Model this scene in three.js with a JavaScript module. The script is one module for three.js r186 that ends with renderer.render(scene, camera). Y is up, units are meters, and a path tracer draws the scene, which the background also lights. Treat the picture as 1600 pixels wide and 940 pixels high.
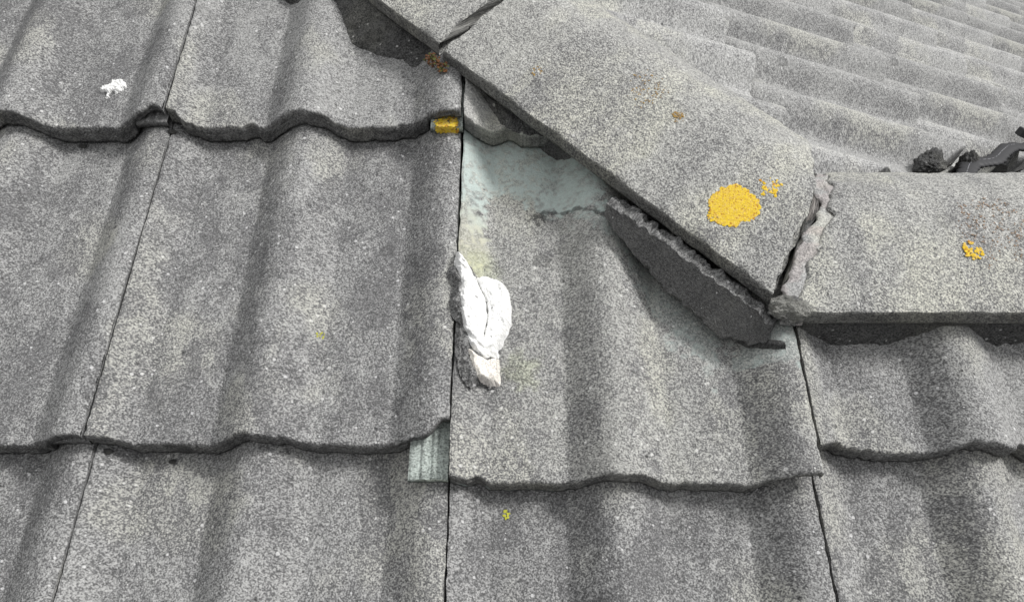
import * as THREE from 'three';
import { mergeGeometries } from 'three/addons/utils/BufferGeometryUtils.js';
import { RoundedBoxGeometry } from 'three/addons/geometries/RoundedBoxGeometry.js';

// ---------------------------------------------------------------- camera, sky, sun, exposure
const R = Math.PI / 180;
const PITCH_A = 23.9 * R, PITCH_B = 22 * R, LOOK_DOWN = 39.5 * R, EYE = 0.726;
const scene = new THREE.Scene();
const camera = new THREE.PerspectiveCamera(41.2, 1024 / 601, 0.02, 60);
camera.position.set(0, EYE * Math.sin(LOOK_DOWN), EYE * Math.cos(LOOK_DOWN));
camera.rotation.x = -LOOK_DOWN;
const renderer = new THREE.WebGLRenderer({ antialias: true });
renderer.toneMapping = THREE.LinearToneMapping;
renderer.toneMappingExposure = 1.0;
renderer.shadowMap.enabled = true;

{ // overcast sky: brighter overhead and towards the right behind the hip
  const w = 256, h = 128, d = new Float32Array(w * h * 4);
  const glow = new THREE.Vector3(0.45, 0.8, -0.2).normalize(), dir = new THREE.Vector3();
  for (let j = 0; j < h; j++) for (let i = 0; i < w; i++) {
    const up = ((j + 0.5) / h - 0.5) * Math.PI, az = ((i + 0.5) / w - 0.5) * 2 * Math.PI;
    dir.set(Math.cos(az) * Math.cos(up), Math.sin(up), Math.sin(az) * Math.cos(up));
    const y = Math.max(0, dir.y), g = Math.pow(Math.max(0, dir.dot(glow)), 3);
    let l = dir.y > 0 ? 0.24 + 0.56 * y + 0.36 * g : 0.08;
    const o = (j * w + i) * 4;
    d[o] = l * 0.995; d[o + 1] = l; d[o + 2] = l * 1.005; d[o + 3] = 1;
  }
  const sky = new THREE.DataTexture(d, w, h, THREE.RGBAFormat, THREE.FloatType);
  sky.mapping = THREE.EquirectangularReflectionMapping; sky.magFilter = THREE.LinearFilter; sky.needsUpdate = true;
  scene.background = sky; scene.environment = sky;
}
const sun = new THREE.DirectionalLight(new THREE.Color(1, 0.985, 0.965), 2.8);
sun.position.set(3.5, 3.7, -0.6); sun.target.position.set(0.2, 0, -0.2);
sun.castShadow = true; sun.shadow.radius = 30; sun.shadow.mapSize.set(2048, 2048);
Object.assign(sun.shadow.camera, { left: -3, right: 3, top: 3, bottom: -3, near: 0.1, far: 12 });
scene.add(sun, sun.target);

// ---------------------------------------------------------------- noise
function rng(seed) { let s = seed >>> 0; return () => { s = (s + 0x6d2b79f5) | 0; let t = Math.imul(s ^ (s >>> 15), 1 | s); t = (t + Math.imul(t ^ (t >>> 7), 61 | t)) ^ t; return ((t ^ (t >>> 14)) >>> 0) / 4294967296; }; }
const TAB = new Float32Array(65536); { const r = rng(77); for (let i = 0; i < 65536; i++) TAB[i] = r(); }
function n2(x, y) {
  const xi = Math.floor(x), yi = Math.floor(y), fx = x - xi, fy = y - yi, sx = fx * fx * (3 - 2 * fx), sy = fy * fy * (3 - 2 * fy);
  const a = (yi & 255) << 8, b = ((yi + 1) & 255) << 8, c = xi & 255, e = (xi + 1) & 255;
  const p = TAB[a + c], q = TAB[a + e], r = TAB[b + c], s = TAB[b + e];
  const t = p + (q - p) * sx; return t + (r + (s - r) * sx - t) * sy;
}
function fbm(x, y, o = 4) { let a = 0.5, s = 0, k = 0; for (let i = 0; i < o; i++) { s += a * n2(x, y); k += a; a *= 0.5; x = x * 2.03 + 17.3; y = y * 2.03 + 9.1; } return s / k; }
function n3(x, y, z) { const zi = Math.floor(z), f = z - zi, s = f * f * (3 - 2 * f); const a = n2(x + zi * 37.7, y + zi * 91.3), b = n2(x + (zi + 1) * 37.7, y + (zi + 1) * 91.3); return a + (b - a) * s; }
function fbm3(x, y, z, o = 4) { let a = 0.5, s = 0, k = 0; for (let i = 0; i < o; i++) { s += a * n3(x, y, z); k += a; a *= 0.5; x = x * 2.03 + 5.3; y = y * 2.03 + 9.1; z = z * 2.03 + 3.7; } return s / k; }
const clamp = (x, a = 0, b = 1) => Math.min(b, Math.max(a, x));
const sstep = (a, b, x) => { const t = clamp((x - a) / (b - a)); return t * t * (3 - 2 * t); };

// white noise blurred to a grain size (wraps), mapped to about 0..1
function grain(size, radius, seed) {
  const r = rng(seed), n = size * size; let a = new Float32Array(n);
  for (let i = 0; i < n; i++) a[i] = r() - 0.5;
  for (let pass = 0; pass < 2; pass++) for (const [st, ln] of [[1, size], [size, 1]]) {
    const b = new Float32Array(n);
    for (let l = 0; l < size; l++) for (let k = 0; k < size; k++) {
      let s = 0; for (let q = -radius; q <= radius; q++) s += a[l * ln + ((k + q + size) % size) * st];
      b[l * ln + k * st] = s / (2 * radius + 1);
    }
    a = b;
  }
  let v = 0; for (let i = 0; i < n; i++) v += a[i] * a[i]; const k = 1 / Math.sqrt(v / n);
  for (let i = 0; i < n; i++) a[i] = 0.5 + 0.5 * Math.tanh(a[i] * k * 0.75);
  return a;
}
const GN = 1024, G0 = grain(GN, 0, 1), G1 = grain(GN, 1, 2), G2 = grain(GN, 5, 3);   // 0.3 mm a texel
const gat = (G, x, y) => G[((y & 1023) << 10) + (x & 1023)];

function texture(w, h, px, srgb = true) {
  const d = new Uint8Array(w * h * 4), c = [0, 0, 0];
  const enc = srgb ? (v) => 255 * (v <= 0.0031308 ? 12.92 * v : 1.055 * Math.pow(v, 1 / 2.4) - 0.055) : (v) => v * 255;
  for (let y = 0; y < h; y++) for (let x = 0; x < w; x++) {
    px(x, y, c); const o = (y * w + x) * 4;
    d[o] = enc(clamp(c[0])); d[o + 1] = enc(clamp(c[1])); d[o + 2] = enc(clamp(c[2])); d[o + 3] = 255;
  }
  const t = new THREE.DataTexture(d, w, h); t.colorSpace = srgb ? THREE.SRGBColorSpace : THREE.NoColorSpace;
  t.magFilter = THREE.LinearFilter; t.minFilter = THREE.LinearMipmapLinearFilter; t.generateMipmaps = true;
  t.wrapS = t.wrapT = THREE.RepeatWrapping; t.needsUpdate = true; return t;
}
function inside(poly, x, y) { let r = false; for (let i = 0, j = poly.length - 1; i < poly.length; j = i++) { const [xi, yi] = poly[i], [xj, yj] = poly[j]; if (yi > y !== yj > y && x < ((xj - xi) * (y - yi)) / (yj - yi) + xi) r = !r; } return r; }
function lineDist(pts, x, y, closed) {
  let m = 1e9;
  for (let i = closed ? 0 : 1, j = closed ? pts.length - 1 : 0; i < pts.length; j = i++) {
    const [ax, ay] = pts[j], [bx, by] = pts[i], dx = bx - ax, dy = by - ay, t = clamp(((x - ax) * dx + (y - ay) * dy) / (dx * dx + dy * dy || 1));
    m = Math.min(m, Math.hypot(x - ax - dx * t, y - ay - dy * t));
  }
  return m;
}
const sdPoly = (p, x, y) => (inside(p, x, y) ? 1 : -1) * lineDist(p, x, y, true);

// ---------------------------------------------------------------- materials
const TW = 0.303, TL = 0.4, MMT = 0.0003, PER = TW / 2;
// concrete that has lost its coloured coat: pale sand grain, dark dirt and algae sitting between the grains in uneven streaks, quartz specks
function concrete(w, h, seed, o = {}) {
  const r = rng(seed), sx = seed * 131, sy = seed * 57, spark = new Float32Array(w * h), base = o.base ?? 0.275, warm = o.warm ?? 0.012;
  const specks = Math.round(w * h * (o.specks ?? 0.0006));
  for (let k = 0; k < specks; k++) {
    const x0 = r() * w, y0 = r() * h, rad = 1.1 + Math.pow(r(), 4) * 4, v = r() < 0.82 ? 1 : -1;
    for (let y = -5; y <= 5; y++) for (let x = -5; x <= 5; x++) if (x * x + y * y < rad * rad) { const X = Math.floor(x0 + x), Y = Math.floor(y0 + y); if (X >= 0 && Y >= 0 && X < w && Y < h) spark[Y * w + X] = v * (0.55 + 0.45 * r()); }
  }
  const ros = new Float32Array(w * h);   // old grey lichen rosettes: a ragged pale ring round a worn middle
  for (let k = 0; k < (o.rosettes ?? 9); k++) {
    const x0 = r() * w, y0 = r() * h, rad = 9 + r() * r() * 26, v = (r() < 0.6 ? 0.22 : -0.25) * (0.5 + r());
    for (let y = -40; y <= 40; y++) for (let x = -40; x <= 40; x++) { const X = Math.floor(x0 + x), Y = Math.floor(y0 + y); if (X < 0 || Y < 0 || X >= w || Y >= h) continue; const d = Math.hypot(x, y) / rad + (fbm(X * 0.05, Y * 0.05, 3) - 0.5) * 0.9; if (d < 1) ros[Y * w + X] = v * (d < 0.45 ? 0.35 : 1); }
  }
  return texture(w, h, (x, y, c) => {
    const U = x * MMT, V = y * MMT, X = x + sx, Y = y + sy;
    const wide = fbm(U * 11 + seed * 3.1, V * 7 + seed * 7.7, 3), streak = fbm(U * 60 + seed * 5.3, V * 9 + seed * 2.9, 3), blot = fbm(U * 70 + seed, V * 70 - seed, 3);
    let p = (o.dirt ?? 0.42) + (o.wide ?? 0.6) * (wide - 0.5) + 0.45 * (streak - 0.5) + 0.25 * (blot - 0.5);
    if (o.stain ?? 1) p += 0.26 * (o.stain ?? 1) * sstep(0.52, 0.58, fbm(U * 38 + seed * 1.9, V * 24 + seed * 4.3, 4));   // blots of algae
    const g1 = gat(G1, X, Y), g2 = gat(G2, X * 1 + 311, Y + 97), g0 = gat(G0, X + 55, Y + 13);
    const dirty = sstep(-0.45, 0.45, p - (0.6 * g1 + 0.4 * g0)), ct = o.contrast ?? 1;
    let l = base * (1.14 - 0.6 * dirty) * (1 + ct * 1.5 * (0.5 * g1 + 0.4 * g0 + 0.1 * g2 - 0.5));
    const film = sstep(0.52, 0.7, fbm(U * 16 + 40 + seed * 11, V * 10 + seed * 13, 4)) * (1 - 0.6 * dirty);
    l *= 1 + 0.14 * film;
    const rs = ros[Math.min(h - 1, y >> 0) * w + x]; if (rs) l *= 1 + rs * (0.4 + 0.9 * g1);
    const s = spark[y * w + x]; if (s > 0) l += (0.68 - l) * s * 0.9; else if (s < 0) l *= 1 + s * 0.75;
    const t = (warm + 0.05 * film) * (1 - 0.8 * dirty), vi = 0.008 * dirty;
    c[0] = l * (1 + t * 0.55); c[1] = l * (1 + t * 0.45 - vi * 0.5); c[2] = l * (1 - t + vi);
    if (o.paint) o.paint(U, V, c, l, g1, g2, g0);
  });
}
const bumpTex = texture(GN, GN, (x, y, c) => { const v = 0.45 * gat(G1, x, y) + 0.4 * gat(G2, x + 311, y + 97) + 0.15 * gat(G0, x, y); c[0] = c[1] = c[2] = v; }, false);
const bump = (rx, ry) => { const t = bumpTex.clone(); t.repeat.set(rx, ry); t.needsUpdate = true; return t; };
const std = (o) => new THREE.MeshStandardMaterial({ roughness: 0.95, metalness: 0, side: THREE.DoubleSide, ...o });
const TX = Math.round(TW / MMT), TY = Math.round(TL / MMT), BT = bump(TW / 0.307, TL / 0.307);
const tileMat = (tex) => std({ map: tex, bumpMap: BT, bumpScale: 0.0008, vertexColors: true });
const backMats = [5, 11].map((s) => tileMat(concrete(TX, TY, s, { base: s === 5 ? 0.4 : 0.33, dirt: 0.3, warm: 0.015, contrast: 0.75, wide: 0.3, stain: 0.6 })));
const tileMats = [3, 8, 15, 21].map((s) => tileMat(concrete(TX, TY, s, {})));

// outlines on the front slope, metres from the middle of the view: u to the right, v up the slope
const mm = (a) => a.map(([x, y]) => [x / 1000, y / 1000]);
const CLEAN_TOP = mm([[-60, 215], [-26.1, 215], [52, 215], [110, 160], [91.8, 125.3], [90, 91.8], [65.7, 104.3], [43.9, 110.3], [28.3, 111.8], [9.5, 129.1], [-9.6, 140.6], [-25.4, 133], [-30.1, 110.3], [-21.4, 66.6], [-25, 24], [-60, 24]]);
const CLEAN_SIDE = mm([[65.1, 99.6], [95, 95], [140, 40], [200, -22], [189.2, -54.4], [179, -69.5], [163.8, -54.4], [138.8, -16.9], [123.4, 9.1], [105.4, 49.6], [85.7, 77.8]]);
const CLEAN_CORNER = mm([[198.4, -39.3], [241, -10], [262, -10], [262, -74.4], [239.7, -65.4], [196.2, -56.4]]);
const OLD_BED = mm([[24, 110], [31, 116], [44.1, 115.5], [65.8, 108.8], [90, 91.8]]);
const SLIP = { u: -0.052, v: -0.163 };
const slipMat = tileMat(concrete(TX, TY, 33, {
  warm: 0.035, dirt: 0.36, base: 0.3, paint(U, V, c, l, g1, g2, g0) {
    const u = U + SLIP.u, v = V + SLIP.v, wob = (fbm(u * 150, v * 150, 4) - 0.5) * 0.03;
    const a = sdPoly(CLEAN_TOP, u, v) + wob, b = sdPoly(CLEAN_SIDE, u, v) + wob * 1.4, e = sdPoly(CLEAN_CORNER, u, v) + wob;
    const k = Math.max(sstep(-0.003, 0.006, a), 0.5 * sstep(-0.003, 0.006, b), 0.6 * sstep(-0.002, 0.006, e));
    if (k > 0) {
      const up = sstep(0.07, 0.13, v + wob), worn = sstep(0.46, 0.66, 0.4 * g2 + 0.2 * g1 + 0.4 * fbm(u * 90 + 5, v * 90, 3) + (1 - up) * 0.2), q = k * (1 - 0.6 * worn);
      const L = 0.56 * (0.88 + 0.18 * g1 + 0.06 * g0), left = sstep(0.03, -0.03, u + wob);
      const col = [L * (0.86 + 0.14 * left * (1 - up)), L * 0.985, L * (0.94 - 0.15 * left * (1 - up))];
      for (let i = 0; i < 3; i++) c[i] += (col[i] - c[i]) * q;
    }
    const d = lineDist(OLD_BED, u, v) + (fbm(u * 260, v * 260, 3) - 0.5) * 0.006, blob = Math.hypot(u - 0.026, (v - 0.108) * 1.2) + (fbm(u * 200 + 9, v * 200, 3) - 0.5) * 0.014;
    const rest = Math.max(sstep(0.0032, 0.001, d), sstep(0.011, 0.007, blob) * (g2 > 0.42 ? 1 : 0.4));
    for (let i = 0; i < 3; i++) c[i] *= 1 - 0.62 * rest;
    const al = sstep(0.025, 0.005, Math.hypot(u - 0.008, v + 0.06) + wob) * 0.35 + sstep(0.03, 0.01, Math.hypot((u + 0.03) * 1.3, v - 0.045) + wob) * 0.35;
    c[0] *= 1 + 0.02 * al; c[1] *= 1 + 0.1 * al; c[2] *= 1 - 0.28 * al;
  },
}));
const paleMat = tileMat(concrete(TX, TY, 41, { base: 0.36, dirt: 0.18, warm: 0.03, contrast: 0.6 }));
const HX = 1536, HY = 896, HB = bump(0.46 / 0.307, 0.27 / 0.307);
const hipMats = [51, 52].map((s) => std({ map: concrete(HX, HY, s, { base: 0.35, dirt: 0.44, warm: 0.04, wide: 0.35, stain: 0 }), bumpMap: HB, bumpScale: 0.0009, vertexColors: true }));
const MB1 = bump(1, 1);
const mortarTex = (seed, base, o = {}) => concrete(512, 512, seed, { base, dirt: 0.4, specks: 0.0004, stain: 0, ...o });
const M = {
  deck: std({ color: new THREE.Color(0.03, 0.03, 0.03) }),
  darkMortar: std({ map: mortarTex(61, 0.1), bumpMap: MB1, bumpScale: 0.0012 }),
  faceMortar: std({ map: mortarTex(62, 0.075, { dirt: 0.3, specks: 0.00008, contrast: 0.5 }), bumpMap: MB1, bumpScale: 0.0008 }),
  stubMortar: std({ map: mortarTex(69, 0.66, { dirt: -0.1, contrast: 0.5, paint(U, V, c) { c[1] *= 0.95; c[2] *= 0.95; } }), bumpMap: MB1, bumpScale: 0.001 }),
  chunkMortar: std({ map: mortarTex(68, 0.2, { dirt: 0.45 }), bumpMap: MB1, bumpScale: 0.0014 }),
  greyMortar: std({ map: mortarTex(63, 0.27, { dirt: 0.3 }), bumpMap: MB1, bumpScale: 0.0014 }),
  pinkMortar: std({ map: mortarTex(64, 0.42, { dirt: 0.16, contrast: 0.6, paint(U, V, c, l) { const k = sstep(0.42, 0.6, fbm(U * 60, V * 60, 3)); c[0] *= 1 + 0.01 * k; c[1] *= 1 - 0.05 * k; c[2] *= 1 - 0.05 * k; } }), bumpMap: MB1, bumpScale: 0.001 }),
  white: std({ map: mortarTex(65, 0.8, { dirt: -0.2, specks: 0.0025, contrast: 0.45, rosettes: 0 }), bumpMap: MB1, bumpScale: 0.0006 }),
  green: std({ map: concrete(512, 512, 66, { base: 0.36, dirt: 0.1, specks: 0.00005, paint(U, V, c) { c[0] *= 0.9; c[2] *= 0.95; } }), bumpMap: MB1, bumpScale: 0.0003, vertexColors: true }),
  lichen: std({ vertexColors: true, roughness: 1 }),
  liner: std({ color: new THREE.Color(0.03, 0.03, 0.033), roughness: 0.6 }),
  linerRib: std({ color: new THREE.Color(0.16, 0.16, 0.17), roughness: 0.6 }),
};

// ---------------------------------------------------------------- naming helpers
const used = {};
function numbered(name) { const k = used[name] = (used[name] ?? -1) + 1; return k ? name + '_' + String(k).padStart(3, '0') : name; }
function mesh(name, geo, mat, parent) { const m = new THREE.Mesh(geo, mat); m.name = numbered(name); m.castShadow = m.receiveShadow = true; parent.add(m); return m; }
function thing(name, label, category, group) { const g = new THREE.Group(); g.name = numbered(name); g.userData = { label, category }; if (group) g.userData.group = group; scene.add(g); return g; }
function structure(name) { const g = new THREE.Group(); g.name = numbered(name); g.userData.kind = 'structure'; scene.add(g); return g; }
function gridGeo(rows, cols, pos, uv, col, flip) {   // rows x cols points in a sheet
  const idx = [];
  for (let j = 0; j < rows - 1; j++) for (let i = 0; i < cols - 1; i++) { const a = j * cols + i, b = a + 1, c = a + cols, d = c + 1; flip ? idx.push(a, b, c, b, d, c) : idx.push(a, c, b, b, c, d); }
  return made(pos, uv, col, idx);
}
function made(pos, uv, col, idx) {
  const g = new THREE.BufferGeometry();
  g.setAttribute('position', new THREE.BufferAttribute(new Float32Array(pos), 3));
  g.setAttribute('uv', new THREE.BufferAttribute(new Float32Array(uv), 2));
  if (col) g.setAttribute('color', new THREE.BufferAttribute(new Float32Array(col), 3));
  g.setIndex(idx); g.computeVertexNormals(); return g;
}

// ---------------------------------------------------------------- the double-roll roof tile
const ROLL = 0.027, THICK = 0.024;
function profile(u) {   // height of the tile top over the mean of roll and pan
  let q = ((u + 0.012) / PER) % 1; if (q < 0) q += 1; if (q > 0.5) q -= 1;
  const x = Math.abs(q * PER) / (q < 0 ? 0.042 : 0.047);   // the left flank is a little steeper
  const b = x < 1 ? (q < 0 ? 0.6 : 0.45) * Math.pow(1 - x * x, 1.15) + (q < 0 ? 0.4 : 0.55) * (0.5 + 0.5 * Math.cos(Math.PI * x)) : 0;
  return ROLL * b - 0.0115 - 0.0012 * Math.cos(2 * Math.PI * q) * (x < 1 ? 0 : 1);
}
// clips: [a, b, c] keeps a*u + b*v <= c in the tile's own plane (u across, v up from the front edge)
function tileGeo({ seed = 1, nu = 96, nv = 60, clips = [], rough = 1, corner = 0, thick = THICK, roll = 1 }) {
  const prof = (u) => profile(u) * roll;
  const span = (u) => { let lo = 0, hi = TL; for (const [a, b, c] of clips) { if (Math.abs(b) < 1e-6) { if (a * u > c) return null; } else { const t = (c - a * u) / b; if (b > 0) hi = Math.min(hi, t); else lo = Math.max(lo, t); } } return hi - lo > 0.004 ? [lo, hi] : null; };
  let u0 = null, u1 = null;
  for (let k = 0; k <= 400; k++) { const u = (TW - 0.0026) * k / 400 + 0.0013; if (span(u)) { u0 ??= u; u1 = u; } }
  if (u0 === null || u1 - u0 < 0.01) return null;
  const us = []; for (let i = 0; i <= nu; i++) { const t = i / nu; us.push(t); }
  us.splice(1, 0, 0.003, 0.006); us.splice(us.length - 1, 0, 0.994, 0.997);
  const nF = 6, nB = 4, rows = nv + 1 + nF + nB, cols = us.length, pos = [], uv = [], col = [];
  const rel = (u, v) => (fbm(u * 80 + seed * 9, v * 80 + seed * 4, 3) - 0.5) * 0.0013 + (n2(u * 420 + seed, v * 420) - 0.5) * 0.0006 * rough;
  const P = (u, y, v, c, q = v) => { pos.push(u, y, -v); uv.push(u / TW, q / TL); col.push(c, c, c); };
  const edge = (u) => { const e = (fbm(u * 60 + seed * 3.3, seed * 1.7, 4) - 0.5) * 0.0045 + (n2(u * 500, seed * 5.1) - 0.5) * 0.0014 + (n2(u * 210, seed * 8.1) - 0.5) * 0.001; const chip = Math.max(0, n2(u * 38 + seed * 2.1, seed) - 0.76) * 0.036; return e * rough + chip * rough + corner * sstep(TW - 0.02, TW - 0.004, u) * 0.014; };
  const at = us.map((t) => { const u = u0 + (u1 - u0) * t, s = span(u) ?? span(clamp(u, u0 + 1e-4, u1 - 1e-4)) ?? [0, 0.004]; return { u, lo: s[0] + edge(u), hi: Math.max(s[1], s[0] + edge(u) + 0.003), end: Math.min(t, 1 - t) * (u1 - u0) }; });
  const r = 0.0022;
  const top = (a, v) => { const d = v - a.lo, e = Math.max(0, r - d), f = Math.max(0, 0.002 - a.end); return prof(a.u) + rel(a.u, v) - (r - Math.sqrt(Math.max(0, r * r - e * e))) - f * 0.7; };
  const jag = (a, v) => (a.end < 0.0005 ? (n2(v * 160 + seed, a.u * 40) - 0.5) * 0.0014 : 0);
  const tk = (u) => (u > TW - 0.036 ? thick - 0.0125 : thick);
  for (let j = 0; j <= nv; j++) {
    const t = j / nv, k = 1 - Math.pow(1 - t, 1.6);
    for (const a of at) { const v = a.hi + (a.lo - a.hi) * (j === nv ? 1 : Math.min(k, 0.9995)); P(a.u + jag(a, v), top(a, v), v, 1); }
  }
  for (let f = 1; f <= nF; f++) for (const a of at) {
    const h = top(a, a.lo), b = prof(a.u) - tk(a.u) + (fbm(a.u * 120, seed * 2.2, 3) - 0.5) * 0.003 * rough, k = f / nF;
    const lam = (n2(a.u * 45 + seed, k * 5 + seed) - 0.5) * 0.0032 + (n2(a.u * 420, k * 9 + seed) - 0.5) * 0.0032;
    const frontTone = 0.58 + 0.3 * (n2(a.u * 160 + seed, k * 4) - 0.5) + (f === 1 ? 0.25 * n2(a.u * 90, seed) : 0);   // uneven darker tone over the cut front, often paler at the lip
    P(a.u + jag(a, 0), h + (b - h) * k, a.lo + lam * rough * Math.sin(Math.PI * Math.min(1, k * 1.2)) + 0.0012 * k, frontTone, a.lo - 0.024 * k);
  }
  for (let f = 1; f <= nB; f++) for (const a of at) { const v = a.lo + (a.hi - a.lo) * f / nB; P(a.u, prof(a.u) - tk(a.u), v, 1); }
  const g = gridGeo(rows, cols, pos, uv, col);
  // side faces, each side its own fan between the top and the bottom of its end column
  const sides = [0, cols - 1].map((i) => {
    const p = [], w = [], c = [], idx = [], list = [];
    for (let j = 0; j < rows; j++) list.push((j * cols + i) * 3);
    const n = 14; for (let k = 0; k <= n; k++) { const a = at[i], v = a.hi + (a.lo - a.hi) * k / n; p.push(a.u + jag(a, v), top(a, v), -v, a.u, prof(a.u) - tk(a.u), -v); w.push(a.u / TW, v / TL, (a.u + 0.024) / TW, v / TL); c.push(1, 1, 1, 1, 1, 1); if (k) { const o = 2 * k; i ? idx.push(o - 2, o - 1, o, o, o - 1, o + 1) : idx.push(o - 2, o, o - 1, o, o + 1, o - 1); } }
    return made(p, w, c, idx);
  });
  return mergeGeometries([g, ...sides]);
}
const TILT_B = Math.asin(0.034 / 0.337), TILT = Math.asin(0.026 / 0.337), GAUGE = 0.337;

// ---------------------------------------------------------------- front slope
const slopeA = structure('roof_slope'); slopeA.rotation.x = PITCH_A;
const rA = rng(5), tilesA = [], locks = [];
const HIP_CUT = 0.325, RIDGE_CUT = 0.068;
function tileA(u, v, o = {}) {
  const turn = o.turn ?? (rA() - 0.5) * 0.006, lift = o.n ?? (rA() - 0.5) * 0.001;
  const clips = u > 0.2 ? [[0, 1, RIDGE_CUT - v]] : [[1, 1, HIP_CUT - u - v]];
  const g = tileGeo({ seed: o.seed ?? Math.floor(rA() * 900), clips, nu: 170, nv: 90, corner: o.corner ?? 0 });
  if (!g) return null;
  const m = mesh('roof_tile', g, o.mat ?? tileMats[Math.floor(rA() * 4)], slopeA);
  m.position.set(u, lift, -v); m.rotation.set(-TILT, turn, 0);
  if (o.label) m.userData.label = o.label;
  tilesA.push({ u, v, n: lift, m }); if (!o.label) locks.push([m, u > 0.2 && v > -0.3 ? 0.17 : 0.3]); return m;
}
const COLS = [-0.96, -0.657, -0.354, -0.052, 0.252, 0.555];
for (const u of COLS.slice(0, 3)) tileA(u, 0.544);
for (const [k, u] of COLS.slice(0, 3).entries()) tileA(u, 0.207, { mat: tileMats[(k + 1) % 4] });
const cutTile = tileA(-0.05, 0.2, { mat: paleMat, turn: 0, n: 0.0006, seed: 12, label: 'cut roof tile with a pale top squeezed under the hip' });
tileA(COLS[0], -0.13, { mat: tileMats[1] });
tileA(COLS[1], -0.13, { mat: tileMats[2] });
tileA(COLS[2], -0.13, { mat: tileMats[0], corner: 1, turn: 0.001, seed: 44 });
const slipTile = tileA(SLIP.u, SLIP.v, { mat: slipMat, turn: -0.002, n: 0.0025, seed: 71, label: 'slipped roof tile sitting lower than its row, its head washed pale green' });
tileA(COLS[4], -0.137, { mat: tileMats[3], turn: -0.004 });
tileA(COLS[5], -0.135, { mat: tileMats[1] });
for (const [k, u] of COLS.entries()) tileA(u + (k > 3 ? -0.001 : 0), -0.467, { mat: tileMats[(k * 3 + 1) % 4] });
function topA(u, v) {   // height of the tiles at a point of the front slope
  let best = null;
  for (const t of tilesA) { const d = v - t.v; if (d >= 0 && d < TL && u >= t.u && u < t.u + TW && (!best || t.v > best.v)) best = t; }
  return best ? best.n + profile(u - best.u) - (v - best.v) * Math.tan(TILT) : -0.02;
}
// the side lock of the slipped tile and of the cut tile, bared because the neighbour on the left no longer covers it
function lockGeo(len) {
  const us = [], pos = [], uv = [], col = []; for (let i = 0; i <= 33; i++) us.push(-0.0335 + i * 0.001);
  const ytop = (u) => { const x = u + 0.0335; return -0.0155 + profile(0) + (Math.abs(x - 0.0125) < 0.0022 || Math.abs(x - 0.0215) < 0.0018 ? 0.0014 : 0) - 0.0014 * sstep(0.0025, 0, x) - 0.03 * Math.max(0, 0.012 - x) * 0.12; };
  const vs = []; for (let j = 0; j <= 40; j++) vs.push(len * (1 - j / 40));
  for (const v of vs) for (const u of us) { pos.push(u, ytop(u) + (fbm(u * 150, v * 150, 3) - 0.5) * 0.0008, -v - 0.001 * n2(u * 200, 3)); uv.push(u * 6, v * 6); col.push(1, 1, 1); }
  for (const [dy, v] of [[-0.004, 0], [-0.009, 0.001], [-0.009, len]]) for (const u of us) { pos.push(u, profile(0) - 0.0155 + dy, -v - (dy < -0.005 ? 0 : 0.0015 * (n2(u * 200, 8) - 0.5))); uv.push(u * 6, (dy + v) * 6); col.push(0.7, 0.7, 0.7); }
  const rows = vs.length + 3, g = gridGeo(rows, us.length, pos, uv, col), p = [], w = [], c = [], idx = [];
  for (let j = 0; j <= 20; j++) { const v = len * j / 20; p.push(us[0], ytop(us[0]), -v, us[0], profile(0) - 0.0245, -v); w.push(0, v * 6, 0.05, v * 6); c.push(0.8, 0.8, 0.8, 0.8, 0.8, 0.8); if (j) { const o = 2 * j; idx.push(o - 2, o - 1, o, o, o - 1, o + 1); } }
  return mergeGeometries([g, made(p, w, c, idx)]);
}
{
  const a = mesh('interlock', lockGeo(0.3), M.green, slipTile); a.userData.label = 'bared pale green side lock of the slipped tile';
  const long = lockGeo(0.3), short = lockGeo(0.17); for (const [t, len] of locks) mesh('interlock', len > 0.2 ? long : short, tileMats[2], t);
  mesh('interlock', lockGeo(0.1), M.green, cutTile).userData.label = 'end of the side lock with a yellow crust on it';
}
{ // boards under the tiles
  const s = new THREE.Shape([[-1.02, -0.85], [0.92, -0.85], [0.92, 0.06], [0.25, 0.06], [-0.5, 0.8], [-1.02, 0.8]].map(([x, y]) => new THREE.Vector2(x, y)));
  const g = new THREE.ExtrudeGeometry(s, { depth: 0.02, bevelEnabled: false }); g.rotateX(-Math.PI / 2); g.translate(0, -0.1, 0);
  mesh('roof_deck', g, M.deck, slopeA);
}

// ---------------------------------------------------------------- hip geometry
const HIP = new THREE.Vector3(0.1695, 0.1022, -0.1764), HIPDIR = new THREE.Vector3(0.71866, -0.26326, 0.6436).normalize();
const HIPSIDE = new THREE.Vector3().crossVectors(HIPDIR, new THREE.Vector3(0, 1, 0)).normalize(), HIPUP = new THREE.Vector3().crossVectors(HIPSIDE, HIPDIR).normalize();
if (HIPUP.y < 0) HIPUP.negate(); if (HIPSIDE.z < 0) HIPSIDE.negate();

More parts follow.
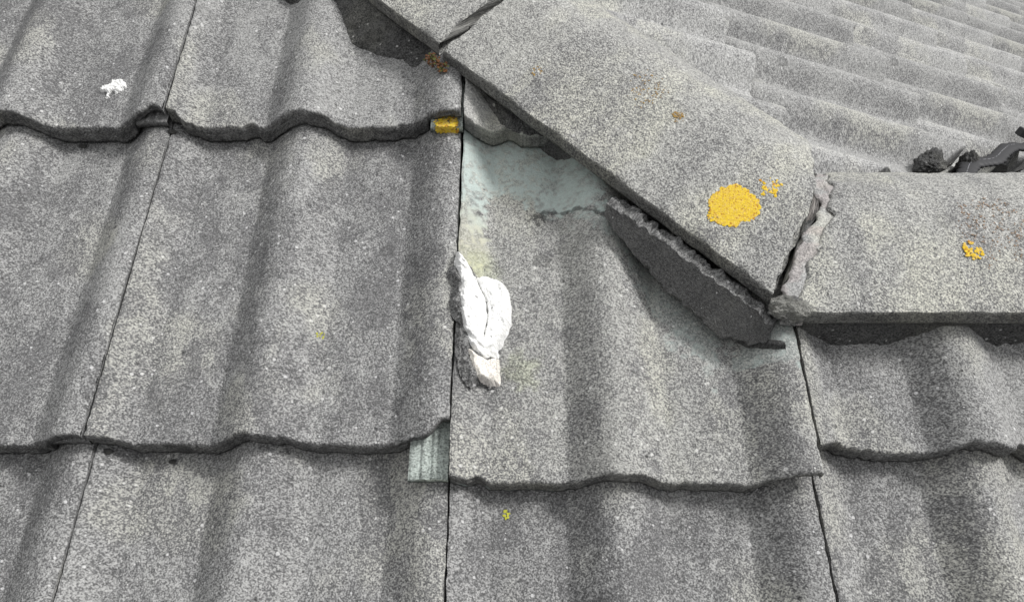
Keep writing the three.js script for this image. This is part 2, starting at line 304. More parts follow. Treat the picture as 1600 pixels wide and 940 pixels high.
// ---------------------------------------------------------------- right slope (B) and the slope behind the ridge
const slopeB = structure('roof_slope'); slopeB.position.set(0.305, 0.0323, 0);
slopeB.quaternion.setFromRotationMatrix(new THREE.Matrix4().makeBasis(new THREE.Vector3(0, 0, -1), new THREE.Vector3(Math.sin(PITCH_B), Math.cos(PITCH_B), 0), new THREE.Vector3(Math.cos(PITCH_B), -Math.sin(PITCH_B), 0)));
const VALLEY = (x) => -0.115 - 0.85 * (x - 0.27);
{
  const cB = Math.cos(PITCH_B), shared = [1, 2, 3, 4].map((s) => tileGeo({ seed: s * 17, nu: 64, nv: 20, thick: 0.032, roll: 1.34 })), r = rng(9);
  for (let m = -1; m <= 7; m++) for (let j = -1; j <= 10; j++) {
    const u0 = 0.284 + j * TW, v0 = -m * GAUGE;          // x = 0.305 - cB * (v0 + v), z = -(u0 + u)
    const xf = 0.305 - cB * v0, xb = 0.305 - cB * (v0 + TL), zn = -u0, zf = -u0 - TW;
    if (zf > VALLEY(xb) || xf < -0.75 * zf - 0.85) continue;
    // hip: (x - hx) * a - (z - hz) * b >= 0.03
    const a = 0.667, b = 0.745, hx = HIP.x, hz = HIP.z, clips = [];
    const hipAt = (x, z) => (x - hx) * a - (z - hz) * b - 0.028;
    const corners = [[xf, zn], [xf, zf], [xb, zn], [xb, zf]];
    if (corners.every(([x, z]) => hipAt(x, z) < 0)) continue;
    if (corners.some(([x, z]) => hipAt(x, z) < 0)) clips.push([-b, a * cB, (0.305 - cB * v0 - hx) * a + (u0 + hz) * b - 0.028]);
    const val = corners.some(([x, z]) => z > VALLEY(x) - 0.01);
    if (val) clips.push([-1, -0.85 * cB, -(0.115 + 0.85 * (0.305 - cB * v0 - 0.27)) - 0.01 + u0]);
    const k = Math.floor(r() * 4), g = clips.length ? tileGeo({ seed: 50 + m * 13 + j, nu: 70, nv: 40, clips, thick: 0.032, roll: 1.34 }) : shared[k];
    if (!g) continue;
    const t = mesh('roof_tile', g, backMats[(k + m + 5) % 2], slopeB);
    t.position.set(u0, 0.003 + (r() - 0.5) * 0.003, -v0 + (r() - 0.5) * 0.008); t.rotation.set(-TILT_B, (r() - 0.5) * 0.012, 0);
  }
  const plan = [[0.3, -0.15], [2.9, -2.36], [2.9, -3.7], [-0.4, -3.7], [-0.4, -0.74]];
  const s = new THREE.Shape(plan.map(([x, z]) => new THREE.Vector2(-z, (0.305 - x) / cB)));
  const g = new THREE.ExtrudeGeometry(s, { depth: 0.02, bevelEnabled: false }); g.rotateX(-Math.PI / 2); g.translate(0, -0.1, 0);
  mesh('roof_deck', g, M.deck, slopeB);
}
const slopeD = structure('roof_slope'); slopeD.position.set(0, 0.018, -0.09);
slopeD.quaternion.setFromRotationMatrix(new THREE.Matrix4().makeBasis(new THREE.Vector3(-1, 0, 0), new THREE.Vector3(0, Math.cos(PITCH_B), -Math.sin(PITCH_B)), new THREE.Vector3(0, -Math.sin(PITCH_B), -Math.cos(PITCH_B))));
{
  const c = Math.cos(PITCH_B);
  for (const f of [0.337, 0.674]) for (const x0 of [0.86, 1.163]) {   // x = x0 - u, z = -0.09 - c * (f - v)
    const clips = [[1, c * 0.85 / 0.7225, x0 - 0.27 - (c * f - 0.045) / 0.85]];
    const g = tileGeo({ seed: 90 + Math.round(x0 * 10 + f * 7), nu: 60, nv: 30, clips });
    if (!g) continue;
    const t = mesh('roof_tile', g, backMats[1], slopeD); t.position.set(-x0, 0, f); t.rotation.x = -TILT;
  }
}

// ---------------------------------------------------------------- hip and ridge cappings
const CAPW = 0.109, CAPE = -0.027, CAPC = 0.019, CAPT = 0.019, CAPRISE = CAPC - CAPE, CAPR = (CAPW * CAPW + CAPRISE * CAPRISE) / (2 * CAPRISE), CAPA = Math.asin(CAPW / CAPR);
const CAPF = 0.09, softAbs = (z) => Math.sqrt((z + 0.012) ** 2 + 0.0025) - 0.05, CAPK = 0.042 / softAbs(CAPW);   // two nearly flat wings over a rounded crown, the far wing the shorter
const capY = (z) => 0.015 - CAPK * softAbs(z);
function capGeo({ x0, x1, seed, n = 110, rough = 1, drop = 0, umap = 0.46, vmap = 0.27, thick = CAPT, rel = 1 }) {
  const ring = [], K = 56;
  for (let k = 0; k <= K; k++) { const z = CAPW - (CAPW + CAPF) * k / K; ring.push([z, capY(z) + CAPR - CAPC, (1 - k / K) * 0.22, 1]); }
    const yo = (z) => capY(z) + CAPR - CAPC;
  for (let k = 1; k <= 4; k++) { const t = k / 5; ring.push([-CAPF + 0.004 * t, yo(-CAPF) - thick * t, -0.02 * t, 2]); }
  for (let k = 0; k <= 24; k++) { const z = (-CAPF + 0.004) + (CAPW + CAPF - 0.008) * k / 24; ring.push([z, yo(z) - thick, k / 24 * 0.22, 0]); }
  for (let k = 1; k <= 4; k++) { const t = 1 - k / 5; ring.push([CAPW - 0.004 * t, yo(CAPW) - thick * t, 0.22 + 0.02 * t, 2]); }
  ring.push([...ring[0]]);
  const pos = [], uv = [], col = [], cols = ring.length, yc = CAPC - CAPR - drop;
  const put = (x, [z, y, q, kind], xa, xb) => {
    const outer = kind === 1;
    const l = Math.hypot(z, y), edge = kind === 2 || z > CAPW - 0.003 || z < -CAPF + 0.003 ? 1 : 0, endd = Math.min(x - xa, xb - x), rr = Math.max(0, 0.004 - endd);
    let k = (fbm(x * 45 + seed * 7, q * 45 + seed, 3) - 0.5) * 0.0026 * rel + (rel > 1 ? (fbm(x * 150, q * 150, 3) - 0.5) * 0.004 : 0) + (n2(x * 300 + seed, q * 300) - 0.5) * 0.0007;
    if (edge) k += (fbm(x * 90 + seed * 3, 4.4, 3) - 0.5) * 0.0035 - (outer ? 0.0012 : 0);
    if (outer) k -= 0.6 * (0.004 - Math.sqrt(Math.max(0, 0.000016 - rr * rr)));
    const jz = edge ? (fbm(x * 70 + seed, 9.9 + y * 40, 3) - 0.5) * 0.005 : 0;
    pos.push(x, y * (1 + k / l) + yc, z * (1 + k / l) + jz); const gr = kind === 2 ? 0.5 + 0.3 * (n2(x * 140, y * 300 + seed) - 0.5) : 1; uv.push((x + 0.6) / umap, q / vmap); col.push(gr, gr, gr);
  };
  for (let i = 0; i <= n; i++) for (const p of ring) {
    const y = p[1] + yc, xa = x0(p[0], y), xb = x1(p[0], y), t = i / n, e = t < 0.5 ? Math.pow(2 * t, 1.35) / 2 : 1 - Math.pow(2 - 2 * t, 1.35) / 2;
    put(xa + (xb - xa) * e, p, xa, xb);
  }
  const g = gridGeo(n + 1, cols, pos, uv, col, true), ends = [0, n].map((i) => {
    const p = [], w = [], c = [], idx = []; const m = 24;
    for (let k = 0; k <= m; k++) { const oi = i * cols + Math.round(k / m * K), ii = i * cols + K + 5 + (24 - k); for (const q of [oi, i * cols + K + 5 + Math.round(24 * (k / m))]) p.push(pos[q * 3], pos[q * 3 + 1], pos[q * 3 + 2]); w.push(k / m, 0, k / m, 0.06); c.push(1, 1, 1, 1, 1, 1); if (k) { const o = 2 * k; idx.push(o - 2, o - 1, o, o, o - 1, o + 1); } }
    return made(p, w, c, idx);
  });
  return mergeGeometries([g, ...ends]);
}
const jitter = (z, seed, k = 0.004) => (fbm(z * 60 + seed * 5, seed, 4) - 0.5) * k * 2;
function frameHip(g) { g.position.copy(HIP); g.quaternion.setFromRotationMatrix(new THREE.Matrix4().makeBasis(HIPDIR, HIPUP, HIPSIDE)); return g; }
const MIT = new THREE.Vector3(0.92, 0, 0.38), JUNCTION = 0.142;
const bulge = (z) => 0.013 * Math.exp(-Math.pow((z - 0.015) / 0.05, 2));
const mitreHip = (z, y) => JUNCTION - (y * HIPUP.dot(MIT) + z * HIPSIDE.dot(MIT)) / HIPDIR.dot(MIT) + bulge(z);
const hip = frameHip(thing('hip_tile', 'large rounded grey hip tile with the big yellow lichen spot', 'hip tile'));
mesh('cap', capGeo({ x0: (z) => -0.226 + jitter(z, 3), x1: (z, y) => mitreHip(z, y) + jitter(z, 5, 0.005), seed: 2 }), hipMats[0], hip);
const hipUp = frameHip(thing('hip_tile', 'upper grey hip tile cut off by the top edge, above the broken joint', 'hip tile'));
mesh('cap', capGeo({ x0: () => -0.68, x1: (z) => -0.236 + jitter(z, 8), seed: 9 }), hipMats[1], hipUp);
hipUp.position.addScaledVector(HIPUP, 0.002); hipUp.rotateY(-0.006);
const RIDGE = new THREE.Vector3(0.2716, 0.045, -0.073);
const mitreRidge = (z) => -z * 0.38 / 0.92 + bulge(z);
const ridge = thing('ridge_tile', 'grey ridge tile lying level along the right edge', 'ridge tile'); ridge.position.copy(RIDGE);
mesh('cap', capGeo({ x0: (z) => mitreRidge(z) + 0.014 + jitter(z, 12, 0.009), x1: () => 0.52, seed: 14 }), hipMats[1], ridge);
const joint = thing('mortar_joint', 'pinkish mortar seam between the hip tile end and the level ridge tile', 'mortar'); joint.position.copy(RIDGE);
mesh('mortar_band', capGeo({ x0: (z) => mitreRidge(z) + 0.001 + jitter(z, 22, 0.011), x1: (z) => mitreRidge(z) + 0.026, seed: 24, n: 60, drop: 0.0026, rel: 2.4, umap: 0.13, vmap: 0.13 }), M.pinkMortar, joint);

// ---------------------------------------------------------------- mortar
function beddingGeo({ x0, x1, prof, amp = 0.004, seed = 1, step = 0.0025, taper = () => 0 }) {   // a rough strip: a closed profile (z, y) run along x
  const pts = []; for (let i = 0; i < prof.length; i++) { const a = prof[i], b = prof[(i + 1) % prof.length], n = Math.max(1, Math.round(Math.hypot(b[0] - a[0], b[1] - a[1]) / step)); for (let k = 0; k < n; k++) pts.push([a[0] + (b[0] - a[0]) * k / n, a[1] + (b[1] - a[1]) * k / n]); }
  const cz = pts.reduce((s, p) => s + p[0], 0) / pts.length, cy = pts.reduce((s, p) => s + p[1], 0) / pts.length; pts.push(pts[0]);
  const n = Math.round((x1 - x0) / step), pos = [], uv = [];
  for (let i = 0; i <= n; i++) pts.forEach(([z, y], k) => {
    const x = x0 + (x1 - x0) * i / n, d = Math.hypot(z - cz, y - cy) || 1, e = i === 0 || i === n ? 0.6 : 1;
    const s = ((fbm3(x * 55 + seed, y * 55, z * 55, 4) - 0.5) * 2 * amp + (fbm3(x * 240, y * 240 + seed, z * 240, 2) - 0.5) * amp * 0.6);
    pos.push(x, cy + (y - cy) * e * (1 + s / d), cz + (z - cz) * e * (1 + s / d) - taper(x)); uv.push(x / 0.15, k * step / 0.15);
  });
  const g = gridGeo(n + 1, pts.length, pos, uv, null), caps = [0, n].map((i) => { const p = [x0 + (x1 - x0) * i / n, cy, cz], w = [0, 0], idx = []; for (let k = 0; k < pts.length; k++) { const q = (i * pts.length + k) * 3; p.push(pos[q], pos[q + 1], pos[q + 2]); w.push(pos[q + 1] * 6, pos[q + 2] * 6); if (k) idx.push(0, k, k + 1); } return made(p, w, null, idx); });
  return mergeGeometries([g, ...caps]);
}
{
  const a = frameHip(thing('mortar_bedding', 'dark mortar bedding bulging below the upper hip tile', 'mortar'));
  mesh('mortar_body', beddingGeo({ x0: -0.68, x1: -0.2, prof: [[0.107, -0.04], [0.122, -0.052], [0.141, -0.075], [0.141, -0.1], [0.06, -0.1], [0.06, -0.04]], amp: 0.006, seed: 3, taper: (x) => 0.004 + 0.028 * sstep(-0.36, -0.24, x) }), M.darkMortar, a);
  const b = frameHip(thing('mortar_bedding', 'rough dark mortar in the hollow under the large hip tile', 'mortar'));
  mesh('mortar_body', beddingGeo({ x0: -0.235, x1: 0.17, prof: [[0.066, -0.018], [0.074, -0.05], [0.08, -0.09], [0.03, -0.09], [0.03, -0.018]], amp: 0.007, seed: 7 }), M.darkMortar, b);
  const c = thing('mortar_bedding', 'dark mortar bedding filling the hollows below the level ridge tile', 'mortar'); c.position.copy(RIDGE);
  mesh('mortar_body', beddingGeo({ x0: -0.02, x1: 0.5, prof: [[0.1, -0.036], [0.1, -0.05], [0.097, -0.07], [0.094, -0.1], [0.05, -0.1], [0.05, -0.036]], amp: 0.006, seed: 12 }), M.darkMortar, c);
}
// height-field pieces lying on the front slope
function patchA({ poly, cell = 0.0008, wob = 0.002, height, base = topA, seed = 1, uvk = 6.5 }) {
  const xs = poly.map((p) => p[0]), ys = poly.map((p) => p[1]), cx = (Math.min(...xs) + Math.max(...xs)) / 2, cy = (Math.min(...ys) + Math.max(...ys)) / 2;
  const ax = Math.min(...xs) - 0.004, ay = Math.min(...ys) - 0.004, nx = Math.ceil((Math.max(...xs) + 0.004 - ax) / cell), ny = Math.ceil((Math.max(...ys) + 0.004 - ay) / cell);
  const cn = base(cx, cy), id = new Int32Array((nx + 1) * (ny + 1)).fill(-1), pos = [], uv = [], idx = [];
  for (let j = 0; j <= ny; j++) for (let i = 0; i <= nx; i++) {
    const u = ax + i * cell, v = ay + j * cell, sd = sdPoly(poly, u, v) + (fbm(u * 190 + seed * 3, v * 190 + seed, 4) - 0.5) * wob * 2;
    if (sd < -cell) continue;
    id[j * (nx + 1) + i] = pos.length / 3; pos.push(u - cx, base(u, v) - cn - 0.0006 + height(u, v, Math.max(0, sd)), -(v - cy)); uv.push(u * uvk, v * uvk);
  }
  for (let j = 0; j < ny; j++) for (let i = 0; i < nx; i++) { const a = id[j * (nx + 1) + i], b = id[j * (nx + 1) + i + 1], c = id[(j + 1) * (nx + 1) + i], d = id[(j + 1) * (nx + 1) + i + 1]; if (a >= 0 && b >= 0 && c >= 0 && d >= 0) idx.push(a, b, c, b, d, c); }
  return { g: made(pos, uv, null, idx), at: [cx, cn, cy] };
}
function placeA(group, at) { group.rotation.x = PITCH_A; group.position.set(at[0], at[1], -at[2]).applyAxisAngle(new THREE.Vector3(1, 0, 0), PITCH_A); return group; }
function onA(group, part, at0) { const [u, n, v] = part.at; return [u - at0[0], n - at0[1], -(v - at0[2])]; }
{ // the loose chunk with the white top
  const body = mm([[-51.9, 51.2], [-42, 43.2], [-32.1, 27.5], [-25.4, 32.2], [-11.7, 31.6], [-3.5, 22.9], [0, 4.5], [-0.2, -16.4], [-6, -31], [-11.2, -42.4], [-10.5, -62.1], [-10.9, -75.9], [-18.5, -80], [-27.5, -78.6], [-35.7, -84.6], [-41.4, -80], [-47, -64.9], [-48.7, -50.9], [-47.9, -33.8], [-46.9, -25.2], [-53.7, -17.8], [-56.8, -4.5], [-54.7, 10.6], [-60.5, 22.9], [-59.5, 32.2], [-52.8, 35.3]]);
  const white = mm([[-51.9, 51.2], [-42, 43.2], [-35, 30], [-25.3, 31.6], [-11.7, 31.6], [-3.5, 22.9], [0, 4.5], [-0.2, -16.4], [-6, -31], [-11.2, -42.4], [-12, -50], [-19, -52], [-25, -55], [-31, -52], [-36.5, -48], [-39, -39.6], [-43, -25.2], [-46, -10.5], [-46.5, 7.5], [-47, 19.8], [-50, 26], [-52.8, 36.9]]);
  const g1 = mm([[-34, 27], [-30, 17], [-23.6, 4.5], [-22, -13.4], [-25.6, -36]]), g2 = mm([[-38, -37], [-31, -44], [-24.1, -50.9], [-17, -45], [-11, -43]]), g3 = mm([[-47, 30], [-42, 27], [-36, 31]]);
  const flat = (u, v) => Math.max(topA(u, v), topA(u - 0.006, v), topA(u + 0.006, v)) - 0.0005;
  const bh = (u, v, sd) => 0.0095 * Math.pow(sstep(0, 0.009, sd), 0.7) + sstep(0, 0.004, sd) * ((fbm(u * 130, v * 130, 4) - 0.5) * 0.009 * sstep(0.006, -0.003, sdPoly(white, u, v)) + (n2(u * 500, v * 500) - 0.5) * 0.0012) - 0.002 * sstep(0, 0.004, sdPoly(white, u, v));
  const p1 = patchA({ poly: body, height: bh, base: flat, wob: 0.002, seed: 4 });
  const wh = (u, v, sd) => {
    const k = sdPoly(body, u, v), gr = lineDist(g1, u, v) + (n2(u * 300, v * 300) - 0.5) * 0.0012, gs = lineDist(g2, u, v) + (n2(u * 300, v * 300) - 0.5) * 0.003, g4 = lineDist(g3, u, v) + (n2(u * 300, v * 300) - 0.5) * 0.0016;
    let h = 0.0085 * Math.pow(sstep(0, 0.007, k), 0.7) + 0.0065 * Math.sqrt(sstep(0, 0.0045, sd)) + sstep(0, 0.004, sd) * ((fbm(u * 70 + 3, v * 45, 4) - 0.5) * 0.009 + (fbm(u * 210, v * 160, 3) - 0.5) * 0.004 + (n2(u * 700, v * 700) - 0.5) * 0.0007);
    h -= 0.0042 * sstep(0.0085, 0, lineDist(g1, u, v)) + 0.004 * sstep(0.0013, 0.0002, gr) + 0.003 * sstep(0.003, 0.0005, gs) + 0.002 * sstep(0.002, 0.0004, g4);
    return h;
  };
  const p2 = patchA({ poly: white, height: wh, base: flat, wob: 0.0014, seed: 6, cell: 0.0006 });
  const stub = mm([[-38, -50], [-30, -53], [-22, -56], [-11, -50], [-10.2, -62.1], [-10.6, -76.5], [-18.5, -79.5], [-26.7, -77.5], [-33.5, -68]]);
  const p3 = patchA({ poly: stub, base: flat, wob: 0.0016, seed: 8, cell: 0.0007, height: (u, v, sd) => 0.0085 * Math.pow(sstep(0, 0.006, sdPoly(body, u, v)), 0.7) + 0.0048 * Math.sqrt(sstep(0, 0.004, sd)) + sstep(0, 0.003, sd) * ((fbm(u * 120 + 3, v * 120, 4) - 0.5) * 0.005 + (fbm(u * 300, v * 300, 3) - 0.5) * 0.0018) });
  const t = placeA(thing('mortar_chunk', 'loose broken mortar chunk with a bright white top lying across a tile seam', 'mortar chunk'), p1.at);
  mesh('dark_body', p1.g, M.chunkMortar, t); const w = mesh('white_crust', p2.g, M.white, t); w.position.set(...onA(t, p2, p1.at)); const st = mesh('pinkish_end', p3.g, M.stubMortar, t); st.position.set(...onA(t, p3, p1.at)); st.userData.label = 'pinkish grey lower end of the chunk'; w.userData.label = 'cracked white crust on top of the chunk';
}
{ // the small white flake up on the left
  const poly = mm([[-442.8, 261.9], [-435.5, 267.5], [-426.3, 274.6], [-413.7, 271.7], [-412.6, 261.9], [-420.3, 257.7], [-426.9, 253.5], [-429.8, 247.4], [-434.4, 253.5], [-439, 254.9]]);
  const p = patchA({ poly, cell: 0.0005, wob: 0.0075, seed: 9, height: (u, v, sd) => 0.0035 * Math.sqrt(sstep(0, 0.003, sd)) + (fbm(u * 420, v * 420, 3) - 0.35) * 0.0045 * sstep(0, 0.002, sd) });
  mesh('flake', p.g, M.white, placeA(thing('plaster_flake', 'small ragged white flake stuck on the top left tile', 'flake'), p.at));
}
{ // mortar left on the cut tile under the hip
  const poly = mm([[-43, 258], [-27, 268], [60, 230], [112, 197], [20, 196], [4, 199], [-6, 206], [-16, 218], [-25, 232], [-34, 246]]);
  const p = patchA({ poly, wob: 0.003, seed: 12, base: (u, v) => topA(u, Math.max(v, 0.2065)), height: (u, v, sd) => 0.007 * Math.sqrt(sstep(0, 0.014, sd)) + (fbm(u * 90, v * 90, 4) - 0.4) * 0.011 * sstep(0, 0.006, sd) });
  mesh('mortar_body', p.g, M.darkMortar, placeA(thing('mortar_smear', 'dark mortar clinging to the cut tile at the head of the slipped one', 'mortar'), p.at));
}
{ // thin sliver below the fallen fillet
  const poly = mm([[203, -34], [221.9, -38.3], [228.7, -40.9], [238.5, -45], [237.8, -51], [227.6, -50.2], [220.8, -47.6], [211, -43.5]]);
  const p = patchA({ poly, cell: 0.0007, wob: 0.001, seed: 15, height: (u, v, sd) => 0.006 * Math.sqrt(sstep(0, 0.0025, sd)) + (fbm(u * 200, v * 200, 3) - 0.5) * 0.002 });
  mesh('mortar_body', p.g, M.faceMortar, placeA(thing('mortar_sliver', 'thin dark sliver of mortar below the lower end of the fallen fillet', 'mortar'), p.at));
}
{ // the pointing that has come away from the hip in one long piece
  const O = new THREE.Vector3(0.0886, 0.0544, -0.0733), ex = new THREE.Vector3(0.7546, -0.2808, 0.593).normalize(), N = new THREE.Vector3(-0.3313, 0.617, 0.7138).normalize(), ey = new THREE.Vector3().crossVectors(N, ex).normalize();
  const out = mm([[-1.9, 2.5], [16.6, 5.2], [52.3, 6.6], [86.7, 5.2], [117.1, 4.2], [149.2, 3.4], [171.4, 1.5], [183.5, 0.2], [188.8, -7.9], [186.4, -15], [178.9, -21.5], [163.8, -28], [153.9, -33], [145.6, -32.4], [124.2, -29.8], [108.9, -27.6], [88.7, -27], [73, -24.2], [61.5, -21.4], [40.5, -16.2], [18.6, -12.2], [3.7, -7]]);
  const dense = []; out.forEach((a, i) => { const b = out[(i + 1) % out.length], n = Math.max(2, Math.round(Math.hypot(b[0] - a[0], b[1] - a[1]) / 0.0016)); for (let k = 0; k < n; k++) { const x = a[0] + (b[0] - a[0]) * k / n, y = a[1] + (b[1] - a[1]) * k / n; dense.push([x + (fbm(x * 170, y * 170, 4) - 0.5) * 0.006, y + (fbm(x * 170 + 7, y * 170 + 3, 4) - 0.5) * 0.0075]); } });
  const t = thing('mortar_fillet', 'long dark fillet of mortar pointing come away below the hip tile', 'mortar'); t.position.copy(O).add(new THREE.Vector3(-0.001, -0.0015, 0.0015));
  t.quaternion.setFromRotationMatrix(new THREE.Matrix4().makeBasis(ex, ey, N));
  const bend = (x, y) => 0.0022 * Math.sin(x * 30) + (fbm(x * 60, y * 60, 3) - 0.5) * 0.0022 - (Math.abs(x - 0.112 + y * 0.35) < 0.0012 ? 0.0006 : 0);
  // face: a fine grid inside the outline stitched to it by triangulation of its own points
  const cell = 0.003, pos = [], uv = [], V = (x, y, z) => { pos.push(x, y, z); uv.push(x * 6.5, y * 6.5); };
  const tri = THREE.ShapeUtils.triangulateShape(dense.map(([x, y]) => new THREE.Vector2(x, y)), []);
  for (const [x, y] of dense) V(x, y, 0);
  const face = made(pos, uv, null, tri.flat());
  mesh('smooth_face', face, M.faceMortar, t);
  const sp = [], su = [], D = 11, m = dense.length;
  for (let k = 0; k <= D; k++) for (let i = 0; i <= m; i++) { const [x, y] = dense[i % m], f = k / D, s = k ? 1 : 0; const nz = (fbm3(x * 120, y * 120, f * 3.5, 4) - 0.5) * 0.013 * s; sp.push(x, y + (y > -0.006 ? nz + 0.009 * Math.min(1, f * 1.6) : nz * 0.3 - 0.003 * f), -0.024 * f * (y > -0.006 ? 0.55 + 0.45 * f : 1) + (fbm3(x * 110 + 9, y * 110, f * 2, 3) - 0.5) * 0.006 * s); su.push(i * 0.0016 * 6.5, f * 0.1); }
  mesh('broken_edge', gridGeo(D + 1, m + 1, sp, su, null), M.chunkMortar, t).userData.label = 'pale crumbly broken edge of the fillet';
}
function lumpGeo(sx, sy, sz, seed, k = 0.5) {
  const g = new THREE.IcosahedronGeometry(1, sx < 0.007 ? 4 : 14), p = g.attributes.position, v = new THREE.Vector3();
  for (let i = 0; i < p.count; i++) { v.fromBufferAttribute(p, i); const d = 1 + (fbm3(v.x * 1.3 + seed, v.y * 1.3, v.z * 1.3, 3) - 0.5) * 1.3 * k + Math.abs(fbm3(v.x * 3 + seed * 2, v.y * 3, v.z * 3, 3) - 0.5) * 0.9 * k + (n3(v.x * 9, v.y * 9 + seed, v.z * 9) - 0.5) * 0.16 * k; p.setXYZ(i, v.x * d * sx, v.y * d * sy, v.z * d * sz); }
  g.computeVertexNormals(); return g;
}
{ // the lumps at the lower end of the hip and along the valley
  const k = thing('mortar_lump', 'rough grey mortar knuckle at the bottom corner where hip and ridge meet', 'mortar'); k.position.set(0.243, 0.012, 0.026);
  mesh('mortar_body', lumpGeo(0.016, 0.012, 0.015, 3, 0.6), M.greyMortar, k);
  for (const [x, y, z, a, b, c, s, ang, label] of [
    [0.552, -0.07, -0.372, 0.023, 0.013, 0.014, 11, 0.7, 'dark wedge of mortar behind the level ridge tile, left of the other one'],
    [0.636, -0.104, -0.424, 0.016, 0.017, 0.012, 17, 0.7, 'dark pointed lump of mortar beside the ribbed valley strip']]) {
    const t = thing('mortar_lump', label, 'mortar'); t.position.set(x, y, z); t.rotation.y = ang; mesh('mortar_body', lumpGeo(a, b, c, s, 0.8), M.darkMortar, t);
  }
}
for (const [u, v, s, k, where] of [[-0.455, 0.2015, 0.003, 1, 'the upper left tile eave, near the left edge'], [-0.352, 0.203, 0.003, 3, 'the upper eave where two tiles meet'], [-0.345, -0.1335, 0.003, 5, 'the middle eave at the left tile seam'], [-0.295, -0.138, 0.0022, 7, 'the middle eave right of the left tile seam']]) {
  const t = thing('moss_crumb', 'small dark crumb of moss below ' + where, 'moss', 'moss crumbs under the tile eaves');
  placeA(t, [u, topA(u, v - 0.008) + s * 0.1, v - 0.0005]); mesh('crumb', lumpGeo(s * 1.3, s * 0.7, s * 0.8, k * 3, 0.9), M.darkMortar, t);
}
{ // ribbed strip along the valley, and the dark bar under the last tile end
  const pts = [[0.60, -0.078, -0.36], [0.64, -0.092, -0.418], [0.69, -0.106, -0.452], [0.735, -0.122, -0.505], [0.775, -0.138, -0.55], [0.83, -0.16, -0.59], [0.9, -0.185, -0.64]].map((p) => new THREE.Vector3(p[0], p[1] - 0.006, p[2]));
  const c = new THREE.CatmullRomCurve3(pts), n = 90, pos = [], uv = [], K = 20, side = new THREE.Vector3(), up = new THREE.Vector3(0, 1, 0), q = new THREE.Vector3(), tg = new THREE.Vector3(), no = new THREE.Vector3();
  for (let i = 0; i <= n; i++) { c.getPoint(i / n, q); c.getTangent(i / n, tg); side.crossVectors(tg, up).normalize(); no.crossVectors(side, tg); const rib = 1 + 0.22 * Math.max(0, Math.sin(i * 1.9)) + 0.25 * (n2(i * 0.35, 4) - 0.5); for (let k = 0; k <= K; k++) { const a = 2 * Math.PI * k / K, w = Math.cos(a) * 0.011 * rib, h = Math.sin(a) * 0.0042 * rib; pos.push(q.x + side.x * w + no.x * h, q.y + side.y * w + no.y * h, q.z + side.z * w + no.z * h); uv.push(i / 10, k / K); } }
  const t = thing('valley_strip', 'dark ribbed bent strip running along the valley behind the ridge tile', 'valley strip');
  mesh('strip', gridGeo(n + 1, K + 1, pos, uv, null, true), M.liner, t);
  const bead = new THREE.CatmullRomCurve3(pts.map((p) => p.clone().add(new THREE.Vector3(-0.002, 0.0045, 0.001))));
  mesh('bead', new THREE.TubeGeometry(bead, 80, 0.0009, 6), M.linerRib, t);
  const b = thing('batten_end', 'dark straight bar end showing under a tile end at the right edge', 'batten'); b.position.set(0.905, -0.2, -0.683); b.rotation.set(0, 0.2, -0.42);
  mesh('bar', new RoundedBoxGeometry(0.09, 0.014, 0.014, 2, 0.002), M.liner, b);
}

// ---------------------------------------------------------------- lichen
function lichenGeo(count, place, size, tint, seed) {
  const r = rng(seed), parts = [], base = new THREE.IcosahedronGeometry(1, 1), col = new THREE.Color(), m4 = new THREE.Matrix4(), q = new THREE.Quaternion(), up = new THREE.Vector3(0, 1, 0), e = new THREE.Quaternion();
  for (let k = 0; k < count; k++) {
    const at = place(r); if (!at) continue;
    const s = size * (0.5 + r()), g = base.clone(); g.deleteAttribute('uv');
    q.setFromUnitVectors(up, at.n); e.setFromAxisAngle(up, r() * 6.28); q.multiply(e);
    g.applyMatrix4(m4.compose(at.p, q, new THREE.Vector3(s * (0.7 + 0.6 * r()), s * 0.25, s * (0.7 + 0.6 * r()))));
    tint(col, r); const n = g.attributes.position.count, c = new Float32Array(n * 3); for (let i = 0; i < n; i++) { c[i * 3] = col.r; c[i * 3 + 1] = col.g; c[i * 3 + 2] = col.b; }
    g.setAttribute('color', new THREE.BufferAttribute(c, 3)); parts.push(g);
  }
  return mergeGeometries(parts);
}
const yellow = (c, r) => { const t = r(); if (r() < 0.1) { c.setRGB(0.5, 0.24, 0.03); return; } c.setRGB(0.66 + 0.2 * t, 0.43 + 0.2 * t, 0.03 + 0.14 * r() * r()); };
const ochre = (c, r) => { const t = r(); c.setRGB(0.3 + 0.1 * t, 0.19 + 0.07 * t, 0.06 + 0.03 * r()); };
const dull = (c, r) => { const t = r(); c.setRGB(0.26 + 0.1 * t, 0.19 + 0.06 * t, 0.13 + 0.05 * t); };
const rust = (c, r) => { const t = r(); c.setRGB(0.09 + 0.08 * t, 0.045 + 0.025 * t, 0.025); };
const lime = (c, r) => { const t = r(); c.setRGB(0.42 + 0.1 * t, 0.42 + 0.1 * t, 0.06); };
const onCap = (cx, cz, rad, seed, hole = 0) => (r) => {
  const a = r() * 6.283, d = Math.sqrt(r()), lim = rad * (0.92 + 0.34 * (n2(Math.cos(a) * 2.2 + seed, Math.sin(a) * 2.2 + seed) - 0.5) + 0.22 * (n2(Math.cos(a) * 7 + seed, Math.sin(a) * 7) - 0.5));
  const x = cx + Math.cos(a) * d * lim, z = cz + Math.sin(a) * d * lim; if (n2(x * 330 + seed, z * 330) < hole || r() < 0.7 * Math.pow(d, 5)) return null;
  return { p: new THREE.Vector3(x, capY(z) + 0.0004, z), n: new THREE.Vector3(0, 1, (capY(z - 0.001) - capY(z + 0.001)) / 0.002).normalize() };
};
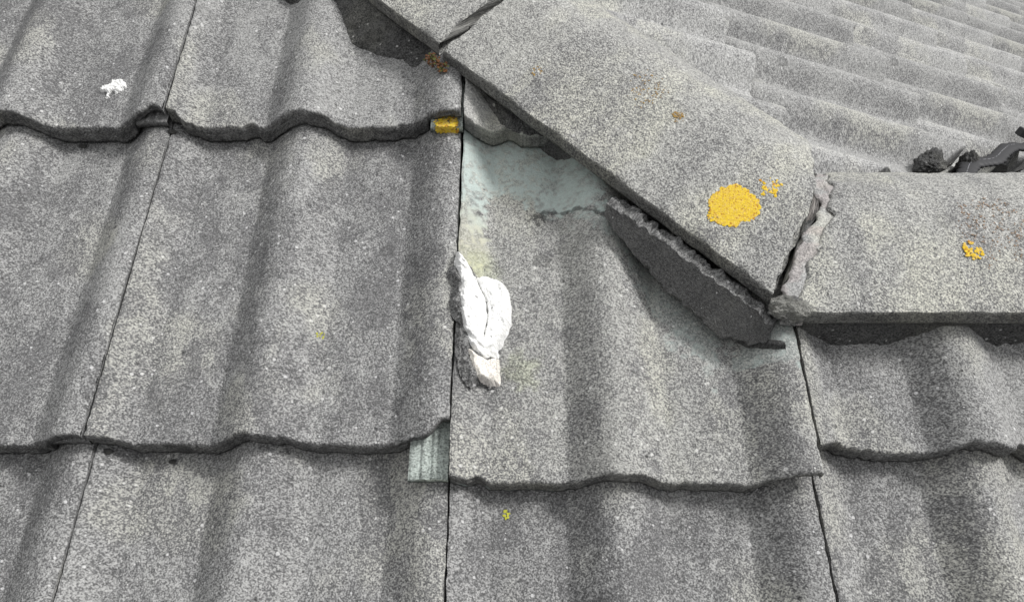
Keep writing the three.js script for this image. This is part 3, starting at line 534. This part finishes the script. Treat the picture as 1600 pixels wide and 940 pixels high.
mesh('lichen', lichenGeo(7000, onCap(0.1105, 0.0675, 0.0225, 3, 0.1), 0.0008, yellow, 31), M.lichen, hip).userData.label = 'big round yellow lichen spot';
mesh('lichen', lichenGeo(150, onCap(0.122, 0.032, 0.011, 5, 0.45), 0.0011, yellow, 32), M.lichen, hip).userData.label = 'small broken yellow lichen patch beside the big spot';
mesh('lichen', lichenGeo(330, onCap(-0.036, 0.018, 0.024, 8, 0.5), 0.0005, ochre, 33), M.lichen, hip);
mesh('lichen', lichenGeo(130, onCap(0.0095, 0.0265, 0.0075, 9, 0.3), 0.0006, ochre, 34), M.lichen, hip);
mesh('lichen', lichenGeo(70, onCap(-0.1308, 0.0722, 0.007, 10, 0.4), 0.0006, ochre, 35), M.lichen, hip);
mesh('lichen', lichenGeo(170, onCap(0.1386, 0.054, 0.0095, 11, 0.25), 0.0011, yellow, 36), M.lichen, ridge).userData.label = 'small yellow lichen spot on the ridge tile';
mesh('lichen', lichenGeo(900, onCap(0.172, 0.03, 0.045, 12, 0.5), 0.00055, dull, 37), M.lichen, ridge);
const onTile = (t, cu, cv, ru, rv, hole, seed) => (r) => { const a = r() * 6.283, d = Math.sqrt(r()), u = cu + Math.cos(a) * d * ru, v = cv + Math.sin(a) * d * rv; if (n2(u * 400 + seed, v * 400) < hole) return null; return { p: new THREE.Vector3(u, profile(u) + 0.0003, -v), n: new THREE.Vector3(0, 1, 0) }; };
{
  const low = tilesA.find((t) => Math.abs(t.u + 0.052) < 0.01 && t.v < -0.4), left = tilesA.find((t) => Math.abs(t.u + 0.354) < 0.01 && Math.abs(t.v + 0.13) < 0.02);
  mesh('lichen', lichenGeo(26, onTile(low, 0.0475, 0.284, 0.003, 0.004, 0.2, 1), 0.0009, lime, 41), M.lichen, low.m).userData.label = 'tiny yellow green moss dot';
  mesh('lichen', lichenGeo(16, onTile(left, 0.18, 0.104, 0.004, 0.004, 0.3, 2), 0.0007, lime, 42), M.lichen, left.m);
  // the yellow crust on the bared lock end of the cut tile
  mesh('lichen', lichenGeo(420, (r) => { const u = -0.0175 + (r() + r() - 1) * 0.012 * (1 + 0.2 * r()), y = profile(0) - 0.0148 - Math.pow(r(), 1.6) * 0.008, top = r() < 0.55; if (n2(u * 300, y * 500 + (top ? 9 : 0)) < 0.28) return null; return { p: new THREE.Vector3(u, top ? profile(0) - 0.0135 : y, top ? -r() * r() * 0.014 : 0.0008), n: top ? new THREE.Vector3(0, 1, 0) : new THREE.Vector3(0, 0.3, 1).normalize() }; }, 0.0012, yellow, 43), M.lichen, cutTile).userData.label = 'yellow crust on the lock end';
  const t = frameHip(thing('moss_tuft', 'rust brown and green moss tuft at the joint of the two hip tiles', 'moss'));
  mesh('moss', lichenGeo(160, (r) => { const x = -0.226 + (r() - 0.5) * 0.03, z = 0.113 + r() * 0.008; return { p: new THREE.Vector3(x, -0.038 - (z - 0.112) * 0.9 + r() * 0.004, z), n: new THREE.Vector3(r() - 0.5, 1, r()).normalize() }; }, 0.0012, (c, r) => (r() < 0.7 ? rust(c, r) : c.setRGB(0.09, 0.1, 0.03)), 44), M.lichen, t);
}
renderer.render(scene, camera);
